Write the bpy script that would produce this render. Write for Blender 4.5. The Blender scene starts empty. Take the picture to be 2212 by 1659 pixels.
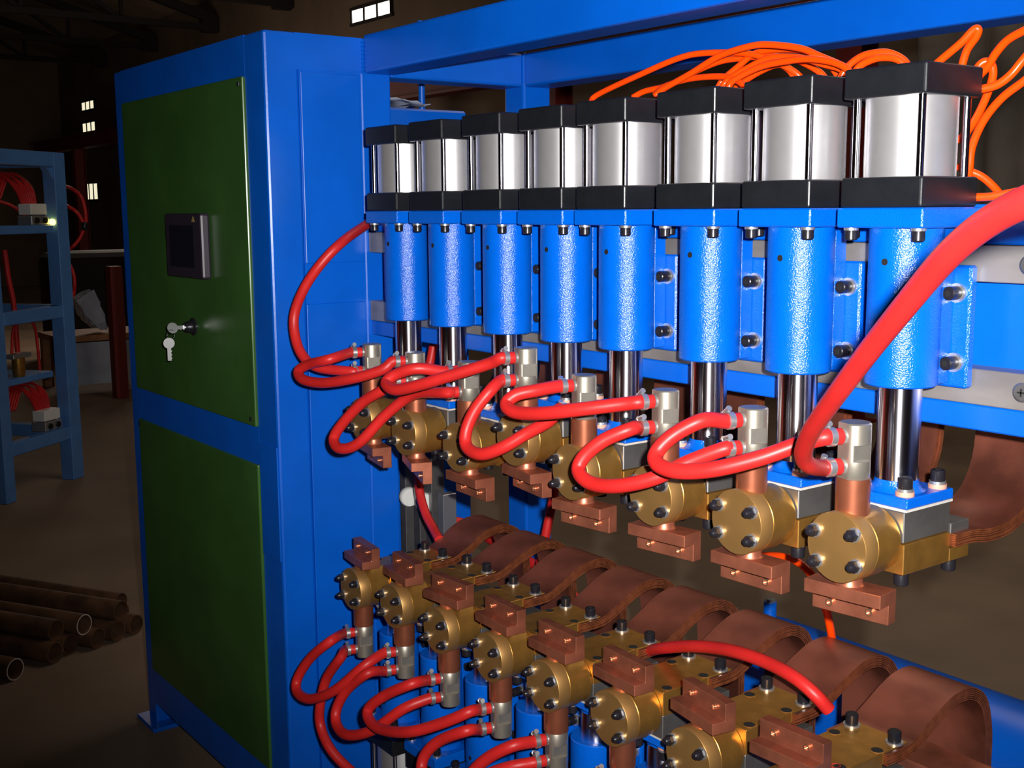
import bpy, bmesh, math, random
from mathutils import Vector, Matrix
random.seed(4)
C = bpy.context.scene
col = C.collection
PI = math.pi

# ------------------------------------------------------------------ camera, world, lights, exposure
F_PX = 2535.7; PITCH = 0.147589; YAW = 0.639020; ROLL = -0.007666; EYE = Vector((0, 0, 1.51))
_f = Vector((-math.cos(YAW)*math.cos(PITCH), math.sin(YAW)*math.cos(PITCH), -math.sin(PITCH)))
_r = Vector((math.sin(YAW), math.cos(YAW), 0)); _u = _r.cross(_f)
_r2 = _r*math.cos(ROLL) + _u*math.sin(ROLL); _u2 = _r2.cross(_f)
cam_data = bpy.data.cameras.new('camera'); cam = bpy.data.objects.new('camera', cam_data); col.objects.link(cam)
cam.matrix_world = Matrix(((_r2.x, _u2.x, -_f.x, EYE.x), (_r2.y, _u2.y, -_f.y, EYE.y), (_r2.z, _u2.z, -_f.z, EYE.z), (0, 0, 0, 1)))
cam_data.sensor_width = 36; cam_data.lens = F_PX*36/2212; cam_data.clip_start = 0.02; cam_data.clip_end = 100
C.camera = cam

w = bpy.data.worlds.new('world'); C.world = w; w.use_nodes = True
w.node_tree.nodes['Background'].inputs[0].default_value = (0.55, 0.62, 0.75, 1)
w.node_tree.nodes['Background'].inputs[1].default_value = 0.25

# the photographer's flash: a small lamp right of and above the lens
fl = bpy.data.lights.new('flash', 'SPOT'); fl.energy = 330; fl.shadow_soft_size = 0.014
fl.spot_size = math.radians(78); fl.spot_blend = 1.0; fl.color = (1.0, 0.97, 0.95)
flo = bpy.data.objects.new('flash', fl); col.objects.link(flo)
flo.location = EYE + _r2*0.055 + _u2*0.045
_aim = _f + _r2*0.12 + _u2*0.10
flo.rotation_euler = _aim.to_track_quat('-Z', 'Y').to_euler()
# added lamp under the ceiling, stands in for hall daylight on the right background
sl = bpy.data.lights.new('hall_fill', 'AREA'); sl.energy = 62; sl.shape = 'RECTANGLE'; sl.size = 5; sl.size_y = 2.5; sl.color = (1.0, 0.86, 0.7)
slo = bpy.data.objects.new('hall_fill', sl); col.objects.link(slo); slo.location = (-2.2, 4.8, 4.9)

fd = bpy.data.lights.new('far_fill', 'POINT'); fd.energy = 85; fd.shadow_soft_size = 0.8; fd.color = (1.0, 0.84, 0.68)  # added lamp hidden behind the cabinet to brighten the far trusses and roof
fdo = bpy.data.objects.new('far_fill', fd); col.objects.link(fdo); fdo.location = (-13.5, 4.7, 2.2)

vs = C.view_settings; vs.view_transform = 'Standard'; vs.look = 'None'; vs.gamma = 1; vs.exposure = 0; vs.use_curve_mapping = False

def ray(px, py):
    return _f + _r2*((px-1106)/F_PX) - _u2*((py-829.5)/F_PX)
def atY(px, py, Y):
    d = ray(px, py); return EYE + d*(Y/d.y)
def atX(px, py, X):
    d = ray(px, py); return EYE + d*(X/d.x)
def atZ(px, py, Z):
    d = ray(px, py); return EYE + d*((Z-EYE.z)/d.z)

# ------------------------------------------------------------------ materials
def mat(name, color, rough=0.5, metal=0.0, noise=0.0, scale=20.0, bump=0.0, bscale=60.0, spec=0.5, coat=0.0, emit=None, estr=0.0, color2=None, stretch=None, aniso=0.0):
    m = bpy.data.materials.new(name); m.use_nodes = True
    nt = m.node_tree; b = nt.nodes['Principled BSDF']
    b.inputs['Base Color'].default_value = (*color, 1); b.inputs['Roughness'].default_value = rough
    b.inputs['Metallic'].default_value = metal; b.inputs['Specular IOR Level'].default_value = spec
    b.inputs['Coat Weight'].default_value = coat; b.inputs['Coat Roughness'].default_value = 0.12
    if emit: b.inputs['Emission Color'].default_value = (*emit, 1); b.inputs['Emission Strength'].default_value = estr
    if aniso:
        tg = nt.nodes.new('ShaderNodeTangent'); tg.direction_type = 'RADIAL'; tg.axis = 'Z'
        nt.links.new(tg.outputs[0], b.inputs['Tangent']); b.inputs['Anisotropic'].default_value = aniso; b.inputs['Anisotropic Rotation'].default_value = 0.25
    if noise or bump:
        tc = nt.nodes.new('ShaderNodeTexCoord'); mp = nt.nodes.new('ShaderNodeMapping')
        nt.links.new(tc.outputs['Object'], mp.inputs[0])
        if stretch: mp.inputs['Scale'].default_value = stretch
    if noise:
        n = nt.nodes.new('ShaderNodeTexNoise'); n.inputs['Scale'].default_value = scale; n.inputs['Detail'].default_value = 5
        nt.links.new(mp.outputs[0], n.inputs['Vector'])
        rp = nt.nodes.new('ShaderNodeValToRGB'); rp.color_ramp.elements[0].position = 0.35; rp.color_ramp.elements[1].position = 0.68
        c2 = color2 or tuple(c*(1-noise) for c in color)
        rp.color_ramp.elements[0].color = (*c2, 1); rp.color_ramp.elements[1].color = (*color, 1)
        nt.links.new(n.outputs['Fac'], rp.inputs[0]); nt.links.new(rp.outputs[0], b.inputs['Base Color'])
    if bump:
        n2 = nt.nodes.new('ShaderNodeTexNoise'); n2.inputs['Scale'].default_value = bscale; n2.inputs['Detail'].default_value = 2
        nt.links.new(mp.outputs[0], n2.inputs['Vector'])
        bp = nt.nodes.new('ShaderNodeBump'); bp.inputs['Strength'].default_value = bump; bp.inputs['Distance'].default_value = 0.002
        nt.links.new(n2.outputs['Fac'], bp.inputs['Height']); nt.links.new(bp.outputs[0], b.inputs['Normal'])
    return m

BLUE = (0.0005, 0.115, 0.64)
M = dict(
    paint=mat('blue_paint', BLUE, 0.32, 0, 0.12, 9, 0.08, 60),
    paint_cast=mat('blue_paint_on_casting', BLUE, 0.20, 0, 0.10, 25, 0.42, 520),
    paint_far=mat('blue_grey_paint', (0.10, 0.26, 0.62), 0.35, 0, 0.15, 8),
    green=mat('green_paint', (0.050, 0.142, 0.030), 0.28, 0, 0.25, 5, 0.12, 14),
    black=mat('black_anodised', (0.010, 0.011, 0.014), 0.36, 0, 0.2, 40, 0.05, 200),
    black_bolt=mat('black_oxide_steel', (0.018, 0.017, 0.022), 0.3, 0.3),
    dark=mat('dark_hole', (0.003, 0.003, 0.003), 0.8),
    alu=mat('brushed_aluminium', (0.78, 0.77, 0.78), 0.42, 0.8, 0.05, 60, aniso=0.55),
    chrome=mat('chromed_steel', (0.72, 0.72, 0.78), 0.24, 1.0, aniso=0.93),
    steel=mat('bare_steel', (0.33, 0.32, 0.31), 0.40, 0.85, 0.25, 30, 0.04, 90),
    strip=mat('ground_steel_strip', (0.36, 0.33, 0.31), 0.45, 0.55, 0.35, 18, stretch=(0.4, 1, 1)),
    zinc=mat('zinc_washer', (0.66, 0.66, 0.66), 0.3, 0.85),
    nickel=mat('nickel_plated_brass', (0.50, 0.46, 0.38), 0.36, 0.8, 0.12, 50),
    brass=mat('brass', (0.54, 0.275, 0.060), 0.36, 0.80, 0.25, 35, 0.05, 120),
    brass_face=mat('turned_brass', (0.50, 0.275, 0.088), 0.44, 0.74, 0.15, 18),
    copper=mat('copper', (0.52, 0.168, 0.095), 0.40, 0.70, 0.4, 22, 0.05, 80),
    copper_tube=mat('copper_tube', (0.46, 0.145, 0.075), 0.34, 0.75, 0.2, 30),
    copper_bright=mat('bright_copper', (0.80, 0.42, 0.26), 0.25, 0.9),
    foil=mat('copper_foil', (0.35, 0.105, 0.064), 0.42, 0.60, 0.68, 8, 0.05, 40),
    foil_edge=mat('copper_foil_edges', (0.55, 0.16, 0.06), 0.36, 0.7, 0.45, 60),
    hose=mat('red_rubber', (0.62, 0.020, 0.018), 0.42, 0, 0.2, 14, spec=0.4),
    orange=mat('orange_polyurethane', (1.0, 0.065, 0.001), 0.28, 0, 0.08, 10),
    insul=mat('white_insulation', (0.52, 0.49, 0.44), 0.6),
    copper_washer=mat('pink_fibre_washer', (0.68, 0.33, 0.23), 0.55, 0, 0.3, 90),
    screen=mat('dark_plastic', (0.030, 0.022, 0.036), 0.4),
    screen_glass=mat('screen_film', (0.012, 0.012, 0.020), 0.22),
    gold=mat('gold_print', (0.30, 0.22, 0.08), 0.5),
    redmark=mat('red_marker', (0.42, 0.01, 0.02), 0.6),
    floor=mat('concrete_floor', (0.27, 0.185, 0.125), 0.85, 0, 0.35, 1.3, 0.25, 18),
    wall=mat('dingy_plaster', (0.20, 0.135, 0.09), 0.9, 0, 0.4, 0.8, 0.2, 12),
    roof=mat('roof_boards', (0.34, 0.24, 0.16), 0.9, 0, 0.3, 1.5),
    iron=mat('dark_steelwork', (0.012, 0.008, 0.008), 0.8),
    redsteel=mat('red_oxide_paint', (0.20, 0.018, 0.014), 0.6),
    tarp=mat('grey_tarpaulin', (0.22, 0.19, 0.16), 0.8, 0, 0.25, 3),
    rust=mat('rusty_pipe', (0.16, 0.075, 0.035), 0.7, 0.2, 0.6, 12),
    cut=mat('cut_pipe_end', (0.75, 0.66, 0.58), 0.4, 0.4),
    plastic=mat('clear_grey_plastic_sheet', (0.42, 0.46, 0.55), 0.3, 0, 0.2, 8),
    white=mat('white_plastic', (0.80, 0.80, 0.76), 0.45),
    wood=mat('bare_wood', (0.42, 0.19, 0.08), 0.7, 0, 0.3, 20),
    glow=mat('daylit_pane', (0.8, 0.8, 0.8), 0.4, emit=(1.0, 0.98, 0.90), estr=3.2),
    glow_dim=mat('dusty_daylit_pane', (0.8, 0.8, 0.7), 0.4, emit=(1.0, 0.93, 0.66), estr=0.9),
    lamp=mat('lit_signal_lamp', (1, 0.8, 0.3), 0.3, emit=(1.0, 0.72, 0.12), estr=6),
)

# ------------------------------------------------------------------ mesh building
class MB:
    def __init__(s): s.bm = bmesh.new()
    def _setm(s, faces, mi, smooth=False):
        for f in faces: f.material_index = mi; f.smooth = smooth
    def box(s, x0, x1, y0, y1, z0, z1, mi=0, bev=0.0, seg=1):
        x0, x1 = min(x0, x1), max(x0, x1); y0, y1 = min(y0, y1), max(y0, y1); z0, z1 = min(z0, z1), max(z0, z1)
        v = [s.bm.verts.new((x, y, z)) for z in (z0, z1) for x, y in ((x0, y0), (x1, y0), (x1, y1), (x0, y1))]
        fs = [s.bm.faces.new([v[i] for i in q]) for q in ((3, 2, 1, 0), (4, 5, 6, 7), (0, 1, 5, 4), (1, 2, 6, 5), (2, 3, 7, 6), (3, 0, 4, 7))]
        s._setm(fs, mi)
        if bev:
            es = list({e for f in fs for e in f.edges})
            r = bmesh.ops.bevel(s.bm, geom=es, offset=bev, segments=seg, profile=0.5, affect='EDGES', clamp_overlap=True)
            s._setm(r['faces'], mi)
        return s
    def frame(s, d):
        d = Vector(d).normalized(); a = Vector((0, 0, 1)) if abs(d.z) < 0.9 else Vector((1, 0, 0))
        u = a.cross(d).normalized(); return u, d.cross(u)
    def lathe(s, prof, p0=(0, 0, 0), d=(0, 0, 1), seg=24, mi=0, mis=None, warp=None, smooth=True):
        """prof: list of (radius, distance along d); flat end faces are added where the radius is > 0"""
        p0 = Vector(p0); d = Vector(d).normalized(); u, v = s.frame(d)
        rings = []
        for r, t in prof:
            ring = []
            for k in range(seg):
                a = 2*PI*k/seg; q = p0 + d*t + u*(r*math.cos(a)) + v*(r*math.sin(a))
                if warp: q = Vector(warp(q))
                ring.append(s.bm.verts.new(q))
            rings.append(ring)
        for i in range(len(rings)-1):
            slope = abs(prof[i+1][0]-prof[i][0]) > 3*abs(prof[i+1][1]-prof[i][1])
            for k in range(seg):
                f = s.bm.faces.new((rings[i][k], rings[i][(k+1) % seg], rings[i+1][(k+1) % seg], rings[i+1][k]))
                f.smooth = smooth and not slope; f.material_index = mis[i] if mis else mi
        f = s.bm.faces.new(list(reversed(rings[0]))); f.material_index = mis[0] if mis else mi
        f = s.bm.faces.new(rings[-1]); f.material_index = mis[-1] if mis else mi
        return s
    def cyl(s, p0, p1, r, seg=20, mi=0, r2=None, ch=0.0):
        p0 = Vector(p0); p1 = Vector(p1); L = (p1-p0).length; r2 = r if r2 is None else r2
        prof = [(r, 0), (r2, L)] if not ch else [(r-ch, 0), (r, ch), (r2, L-ch), (r2-ch, L)]
        return s.lathe(prof, p0, p1-p0, seg, mi)
    def prism(s, pts, axis, a, b, mi=0):
        """pts: 2-D outline; axis 0: (y,z), 1: (x,z), 2: (x,y)"""
        def P(p, t): return {0: (t, p[0], p[1]), 1: (p[0], t, p[1]), 2: (p[0], p[1], t)}[axis]
        A = [s.bm.verts.new(P(p, a)) for p in pts]; B = [s.bm.verts.new(P(p, b)) for p in pts]
        n = len(pts); fs = [s.bm.faces.new(A), s.bm.faces.new(list(reversed(B)))]
        for i in range(n): fs.append(s.bm.faces.new((A[i], B[i], B[(i+1) % n], A[(i+1) % n])))
        s._setm(fs, mi); bmesh.ops.recalc_face_normals(s.bm, faces=fs); return s
    def tube(s, pts, r, seg=12, mi=0, rib=0.0, cap=True):
        pts = [Vector(p) for p in pts]; n = len(pts); rings = []
        t0 = (pts[1]-pts[0]).normalized(); u, v = s.frame(t0)
        for i in range(n):
            t = (pts[min(i+1, n-1)]-pts[max(i-1, 0)]).normalized()
            q = t0.rotation_difference(t); u = q @ u; u = (u - t*u.dot(t)).normalized(); v = t.cross(u); t0 = t
            rings.append([s.bm.verts.new(pts[i] + (u*math.cos(2*PI*k/seg) + v*math.sin(2*PI*k/seg))*r*(1+(rib if k % 2 else -rib))) for k in range(seg)])
        for i in range(n-1):
            for k in range(seg):
                f = s.bm.faces.new((rings[i][k], rings[i][(k+1) % seg], rings[i+1][(k+1) % seg], rings[i+1][k])); f.smooth = True; f.material_index = mi
        if cap:
            f = s.bm.faces.new(list(reversed(rings[0]))); f.material_index = mi
            f = s.bm.faces.new(rings[-1]); f.material_index = mi
        return s
    def beam(s, p0, p1, wx, wz, mi=0):
        """rectangular bar between two points"""
        p0 = Vector(p0); p1 = Vector(p1); d = (p1-p0).normalized()
        up = Vector((0, 0, 1)) if abs(d.z) < 0.95 else Vector((1, 0, 0))
        a = d.cross(up).normalized()*wx/2; b = a.cross(d).normalized()*wz/2
        A = [s.bm.verts.new(p0+x*a+y*b) for x, y in ((-1, -1), (1, -1), (1, 1), (-1, 1))]
        B = [s.bm.verts.new(p1+x*a+y*b) for x, y in ((-1, -1), (1, -1), (1, 1), (-1, 1))]
        fs = [s.bm.faces.new(A), s.bm.faces.new(list(reversed(B)))] + [s.bm.faces.new((A[i], B[i], B[(i+1) % 4], A[(i+1) % 4])) for i in range(4)]
        s._setm(fs, mi); bmesh.ops.recalc_face_normals(s.bm, faces=fs); return s
    def sheet(s, path, x0, x1, th, mi=0, axis='x', mi_edge=None):
        """a bent sheet: path of (y,z) mid points swept along x, thickness th"""
        n = len(path); top, bot = [], []
        for i in range(n):
            a = Vector(path[max(i-1, 0)]); b = Vector(path[min(i+1, n-1)]); t = (b-a).normalized(); nrm = Vector((-t.y, t.x))
            p = Vector(path[i]); top.append(p+nrm*th/2); bot.append(p-nrm*th/2)
        me = mi if mi_edge is None else mi_edge
        def V(x, p): return s.bm.verts.new((x, p.x, p.y))
        T0 = [V(x0, p) for p in top]; T1 = [V(x1, p) for p in top]; B0 = [V(x0, p) for p in bot]; B1 = [V(x1, p) for p in bot]
        fs = []
        for i in range(n-1):
            for q, m_, sm in (((T0[i], T1[i], T1[i+1], T0[i+1]), mi, True), ((B0[i], B0[i+1], B1[i+1], B1[i]), mi, True), ((T0[i], T0[i+1], B0[i+1], B0[i]), me, False), ((T1[i], B1[i], B1[i+1], T1[i+1]), me, False)):
                f = s.bm.faces.new(q); f.material_index = m_; f.smooth = sm; fs.append(f)
        for q in ((T0[0], B0[0], B1[0], T1[0]), (T0[-1], T1[-1], B1[-1], B0[-1])):
            f = s.bm.faces.new(q); f.material_index = me; fs.append(f)
        bmesh.ops.recalc_face_normals(s.bm, faces=fs)
        return s
    def build(s, name, mats, parent=None, loc=None):
        s.bm.normal_update()
        es = [e for e in s.bm.edges if len(e.link_faces) == 2 and (e.link_faces[0].smooth or e.link_faces[1].smooth) and
              (e.link_faces[0].smooth != e.link_faces[1].smooth or e.calc_face_angle(0) > 0.7)]
        if es: bmesh.ops.split_edges(s.bm, edges=es)
        me = bpy.data.meshes.new(name); s.bm.to_mesh(me); s.bm.free()
        for m in (mats if isinstance(mats, (list, tuple)) else [mats]): me.materials.append(M[m])
        o = bpy.data.objects.new(name, me); col.objects.link(o)
        if parent: o.parent = parent
        if loc: o.location = loc
        return o
def inst(src, name, parent, loc, rot=None):
    o = bpy.data.objects.new(name, src.data); col.objects.link(o); o.parent = parent; o.location = loc
    if rot: o.rotation_euler = rot
    return o
def tag(o, label, cat, group=None, kind=None):
    o['label'] = label; o['category'] = cat
    if group: o['group'] = group
    if kind: o['kind'] = kind
    return o
def thing(name, loc, label, cat, group=None, rz=0):
    o = bpy.data.objects.new(name, None); col.objects.link(o); o.location = loc; o.rotation_euler = (0, 0, rz); o.empty_display_size = 0.05
    return tag(o, label, cat, group)
def struct(o): o['kind'] = 'structure'; return o
_kids = {}
def children(o): return [c for c in bpy.data.objects if c.parent == o]
def copy_tree(o, parent=None):
    c = o.copy(); col.objects.link(c); c.parent = parent
    for ch in children(o): copy_tree(ch, c)
    return c
def spline(pts, n=8):
    pts = [Vector(p) for p in pts]; out = []
    P = [pts[0]*2-pts[1]] + pts + [pts[-1]*2-pts[-2]]
    for i in range(1, len(P)-2):
        p0, p1, p2, p3 = P[i-1], P[i], P[i+1], P[i+2]
        for k in range(n):
            t = k/n
            out.append(0.5*((2*p1) + (p2-p0)*t + (2*p0-5*p1+4*p2-p3)*t*t + (3*p1-p0-3*p2+p3)*t**3))
    out.append(pts[-1]); return out

ORD = ['first', 'second', 'third', 'fourth', 'fifth', 'sixth', 'seventh', 'eighth']

# ------------------------------------------------------------------ the hall
XW0, XW1, YW0, YW1 = -26.0, 5.0, -7.5, 7.5
struct(MB().box(XW0, XW1, YW0, YW1, -0.2, 0).build('floor', 'floor'))
mb = MB()
for a, b in ((XW0, XW1),): mb.box(a, b, YW1, YW1+0.2, 0, 5.0)
struct(mb.build('wall_back', 'wall'))
struct(MB().box(XW0-0.2, XW0, YW0, YW1, 0, 7.2).build('wall_left', 'wall'))
struct(MB().box(XW1, XW1+0.2, YW0, YW1, 0, 7.2).build('wall_right', 'wall'))
struct(MB().box(XW0, XW1, YW0-0.2, YW0, 0, 5.0).build('wall_front', 'wall'))
struct(MB().prism([(YW1, 4.75), (0, 6.9), (YW0, 4.75), (YW0, 4.85), (0, 7.0), (YW1, 4.85)], 0, XW0, XW1).build('ceiling', 'roof'))
# windows of the back wall (three panes each)
def window(n, x0, x1, z0, z1, glow, npane=3):
    fr = MB(); y = YW1-0.03; t = 0.035
    fr.box(x0-t, x1+t, y, YW1-0.002, z1, z1+t); fr.box(x0-t, x1+t, y, YW1-0.002, z0-t, z0)
    st = (x1-x0)/npane
    for k in range(npane+1): fr.box(x0+st*k-t/2, x0+st*k+t/2, y, YW1-0.002, z0, z1)
    o = struct(fr.build('window_%d' % n, 'iron'))
    for k in range(npane):
        MB().box(x0+st*k+t/2, x0+st*(k+1)-t/2, YW1-0.018, YW1-0.012, z0, z1).build('pane', glow, o)
for n, (pa, pb, pc, g) in enumerate((((762, 26), (760, 52), (848, 30), 'glow'), ((178, 224), (177, 240), (206, 230), 'glow_dim'), ((180, 268), (181, 286), (209, 279), 'glow_dim'), ((185, 398), (187, 431), (215, 427), 'glow_dim'))):
    A = atY(*pa, YW1); B = atY(*pb, YW1); D = atY(*pc, YW1)
    window(n+1, A.x, D.x, B.z, max(A.z, B.z+0.15), g)
# roof trusses
def truss(X, i):
    t = thing('roof_truss', (X, YW1-0.1, 4.3), 'dark steel roof truss in the gloom, %s from the camera side' % ORD[i], 'truss', 'roof trusses')
    t.location = (X, 0, 4.28)
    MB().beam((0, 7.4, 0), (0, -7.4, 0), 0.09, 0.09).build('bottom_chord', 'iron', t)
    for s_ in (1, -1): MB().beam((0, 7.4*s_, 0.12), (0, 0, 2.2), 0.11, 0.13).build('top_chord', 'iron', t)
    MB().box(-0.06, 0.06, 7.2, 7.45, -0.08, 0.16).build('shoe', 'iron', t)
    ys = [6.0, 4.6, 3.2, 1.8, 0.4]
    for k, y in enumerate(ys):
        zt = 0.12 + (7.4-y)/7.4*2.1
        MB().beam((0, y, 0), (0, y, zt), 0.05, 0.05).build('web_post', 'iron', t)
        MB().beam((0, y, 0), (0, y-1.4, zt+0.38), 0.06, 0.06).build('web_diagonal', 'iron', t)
for i, X in enumerate((-15.0, -17.5, -20.05, -22.7)): truss(X, i)
for i, (X, Y, z) in enumerate(((-18.5, 5.2, 5.15), (-20.5, 5.2, 5.15))):
    pass
# crane runway and its columns
t = thing('crane_runway', (-8, 6.8, 2.68), 'long dark red crane runway girder along the back wall', 'girder')
MB().box(-17.5, 12.5, -0.1, 0.1, 0.22, 0.25).build('top_flange', 'redsteel', t)
MB().box(-17.5, 12.5, -0.1, 0.1, 0, 0.03).build('bottom_flange', 'redsteel', t)
MB().box(-17.5, 12.5, -0.012, 0.012, 0.03, 0.22).build('web', 'redsteel', t)
for i, X in enumerate((-5.19, -8.44, -11.7, -14.95, -18.2, -22.6)):
    lab = ['dark red steel column behind the rightmost silver cylinder', 'dark red steel column behind the fifth silver cylinder', 'dark red column hidden behind the blue cabinet top', 'dark red column far behind the cabinet', 'dark column beside the small lit windows', 'dark column left of the small lit windows'][i]
    c_ = thing('steel_column', (X, 6.8, 0), lab, 'column', 'runway columns')
    MB().box(-0.1, 0.1, -0.1, -0.085, 0, 2.68).build('flange', 'redsteel', c_)
    MB().box(-0.1, 0.1, 0.085, 0.1, 0, 2.68).build('flange', 'redsteel', c_)
    MB().box(-0.01, 0.01, -0.085, 0.085, 0, 2.68).build('web', 'redsteel', c_)
    MB().box(-0.16, 0.16, -0.16, 0.16, 0, 0.02).build('foot_plate', 'redsteel', c_)
# tarpaulin hung on the back wall at right
mb = MB(); xs = [-5.05 + 0.04*k for k in range(100)]; path = []
pts = [(x, 7.36 + 0.05*math.sin(x*9) + 0.03*math.sin(x*23+1)) for x in xs]
V0 = [mb.bm.verts.new((x, y, 0.05)) for x, y in pts]; V1 = [mb.bm.verts.new((x, y, 2.95)) for x, y in pts]
for k in range(len(pts)-1):
    f = mb.bm.faces.new((V0[k], V0[k+1], V1[k+1], V1[k])); f.smooth = True
o = mb.build('tarpaulin', 'tarp'); sd = o.modifiers.new('thickness', 'SOLIDIFY'); sd.thickness = 0.006
tag(o, 'grey tarpaulin hanging in folds on the back wall at upper right', 'curtain')

# ------------------------------------------------------------------ control cabinet
XS = -2.384; YF = 1.118
cab = thing('control_cabinet', (-2.87, 1.27, 0), 'tall blue control cabinet with green front panels', 'cabinet')
L0 = Vector((2.87, -1.27, 0))
def cb(name, x0, x1, y0, y1, z0, z1, m='paint', bev=0.004, parent=None):
    mb = MB().box(x0+2.87, x1+2.87, y0-1.27, y1-1.27, z0, z1, bev=bev, seg=2); return mb.build(name, m, parent or cab)
cb('corner_post', -2.49, XS, YF, 1.199, 0.0, 1.894, bev=0.006)
cb('corner_post', -3.352, -3.288, YF, 1.18, 0.0, 1.894, bev=0.006)
cb('corner_post', -3.352, -3.288, 1.36, 1.431, 0.0, 1.894)
cb('corner_post', -2.47, XS, 1.352, 1.431, 0.0, 1.894, bev=0.005)
cb('top_rail', -3.294, -2.483, YF-.0003, 1.19, 1.802, 1.8935, bev=0)
cb('top_rail', -2.47, XS+.0003, 1.192, 1.359, 1.815, 1.893, bev=0)
cb('middle_rail', -3.294, -2.483, YF-0.0003, 1.18, 0.928, 1.02, bev=0)
cb('bottom_rail', -3.294, -2.483, YF-0.0003, 1.18, 0.07, 0.180, bev=0)
cb('top_sheet', -3.33, -2.40, 1.14, 1.42, 1.885, 1.892, bev=0)
cb('back_sheet', -3.288, -2.47, 1.42, 1.428, 0.1, 1.885, bev=0)
cb('side_sheet', -3.345, -3.335, 1.18, 1.36, 0.1, 1.89, bev=0)
cb('side_sheet', -2.40, XS-0.001, 1.199, 1.352, 0.12, 1.815, bev=0)
cb('side_panel', XS-0.001, XS+0.004, 1.201, 1.347, 1.394, 1.811, bev=0.0015)
cb('side_panel', XS-0.001, XS+0.004, 1.198, 1.348, 0.16, 1.303, bev=0.0015)
cb('foot_plate', -3.38, -3.24, 1.09, 1.22, 0.0, 0.012, bev=0.002)
cb('foot_plate', -2.52, -2.36, 1.09, 1.22, 0.0, 0.012, bev=0.002)
cb('hinge_plate', -2.478, -2.386, YF-0.004, YF, 0.72, 0.985, bev=0.001)
d1 = cb('green_panel', -3.285, -2.488, YF-0.006, YF+0.01, 1.018, 1.806, 'green', 0.003)
d2 = cb('green_panel', -3.285, -2.486, YF-0.006, YF+0.01, 0.178, 0.929, 'green', 0.003)
for (X, z, par) in ((-2.505, 1.79, d1), (-2.51, 1.035, d1), (-3.272, 0.915, d2)):
    cb('panel_screw', X-0.005, X+0.005, YF-0.009, YF-0.006, z-0.005, z+0.005, 'black_bolt', 0.001, par)
sc_ = MB().box(-2.938+2.87, -2.702+2.87, YF-0.03-1.27, YF-0.006-1.27, 1.349, 1.507, bev=0.006, seg=2).build('touch_panel', 'screen', cab)
MB().box(-2.905+2.87, -2.745+2.87, YF-0.0315-1.27, YF-0.03-1.27, 1.375, 1.478, bev=0.001).build('display', 'screen_glass', sc_)
MB().prism([(-2.755+2.87, 1.486), (-2.737+2.87, 1.486), (-2.746+2.87, 1.499)], 1, YF-0.0312-1.27, YF-0.03-1.27).build('printed_emblem', 'gold', sc_)
lk = MB().lathe([(0.022, 0), (0.022, 0.004), (0.016, 0.008), (0.013, 0.022), (0.011, 0.024)], (-2.835+2.87, YF-0.006-1.27, 1.225), (0, -1, 0), 24).build('lock', 'black_bolt', cab)
MB().cyl((-2.835+2.87, YF-0.03-1.27, 1.225), (-2.835+2.87, YF-0.033-1.27, 1.225), 0.008, 16).build('lock_barrel', 'chrome', lk)
# key ring hanging from the lock
def key_mesh():
    mb = MB(); 
    mb.lathe([(0.0105, -0.001), (0.0105, 0.001)], (0, 0, 0.0), (0, 1, 0), 20)
    mb.box(-0.0035, 0.0035, -0.0009, 0.0009, -0.034, -0.009)
    for k in range(3): mb.box(0.0035, 0.0048, -0.0009, 0.0009, -0.031+0.007*k, -0.028+0.007*k)
    return mb
kr = thing('key_ring', (-2.835, YF-0.062, 1.225), 'two small silver keys hanging from the lock of the green panel', 'keys')
k1 = key_mesh().build('key', 'zinc', kr, (0, .001, 0)); k1.rotation_euler = (math.radians(90), math.radians(75), 0); k1.scale = (1.3, 1.3, 1.3)
MB().tube([(0.003*math.sin(a), -0.004+0.010*math.cos(a), -0.016+0.012*math.sin(a)) for a in [2*PI*k/18 for k in range(19)]], 0.0011, 6, cap=False).build('ring', 'chrome', kr)
k2 = key_mesh().build('key', 'zinc', kr, (0.0, -.010, -.037)); k2.rotation_euler = (math.radians(4), 0, math.radians(75)); k2.scale = (1.3, 1.3, 1.3)

# ------------------------------------------------------------------ machine frame
fr = thing('machine_frame', (-1, 1.63, 0), 'blue welded machine frame of long box-section beams above the press row', 'frame')
def fb(name, x0, x1, y0, y1, z0, z1, m='paint', bev=0.006):
    return MB().box(x0+1, x1+1, y0-1.63, y1-1.63, z0, z1, bev=bev, seg=2).build(name, m, fr)
XE = 0.75
fb('front_beam', XS+0.001, XE, 1.36, 1.44, 1.816, 1.901)
fb('rear_beam', XS+0.001, XE, 1.814, 1.90, 1.811, 1.893)
fb('cross_beam', -2.464, XS, 1.432, 1.813, 1.811, 1.892)
fb('rear_post', -2.464, XS, 1.814, 1.90, 0, 1.895)
fb('front_post', XE, XE+0.08, 1.36, 1.44, 0, 1.90)
fb('rear_post', XE, XE+0.08, 1.814, 1.90, 0, 1.895)
fb('base_rail', XS+0.001, XE-0.001, 1.36, 1.44, 0.0, 0.08)
fb('base_rail', XS+0.001, XE-0.001, 1.814, 1.90, 0.0, 0.08)
wb = MB()
for zz in [1.82 + 0.009*k for k in range(8)]:
    wb.lathe([(0.002, -0.0035), (0.0042, 0), (0.002, 0.0035)], (XS+1+0.001, 1.358-1.63, zz), (0, 0, 1), 8)
wb.build('weld_bead', 'paint', fr)

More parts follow.
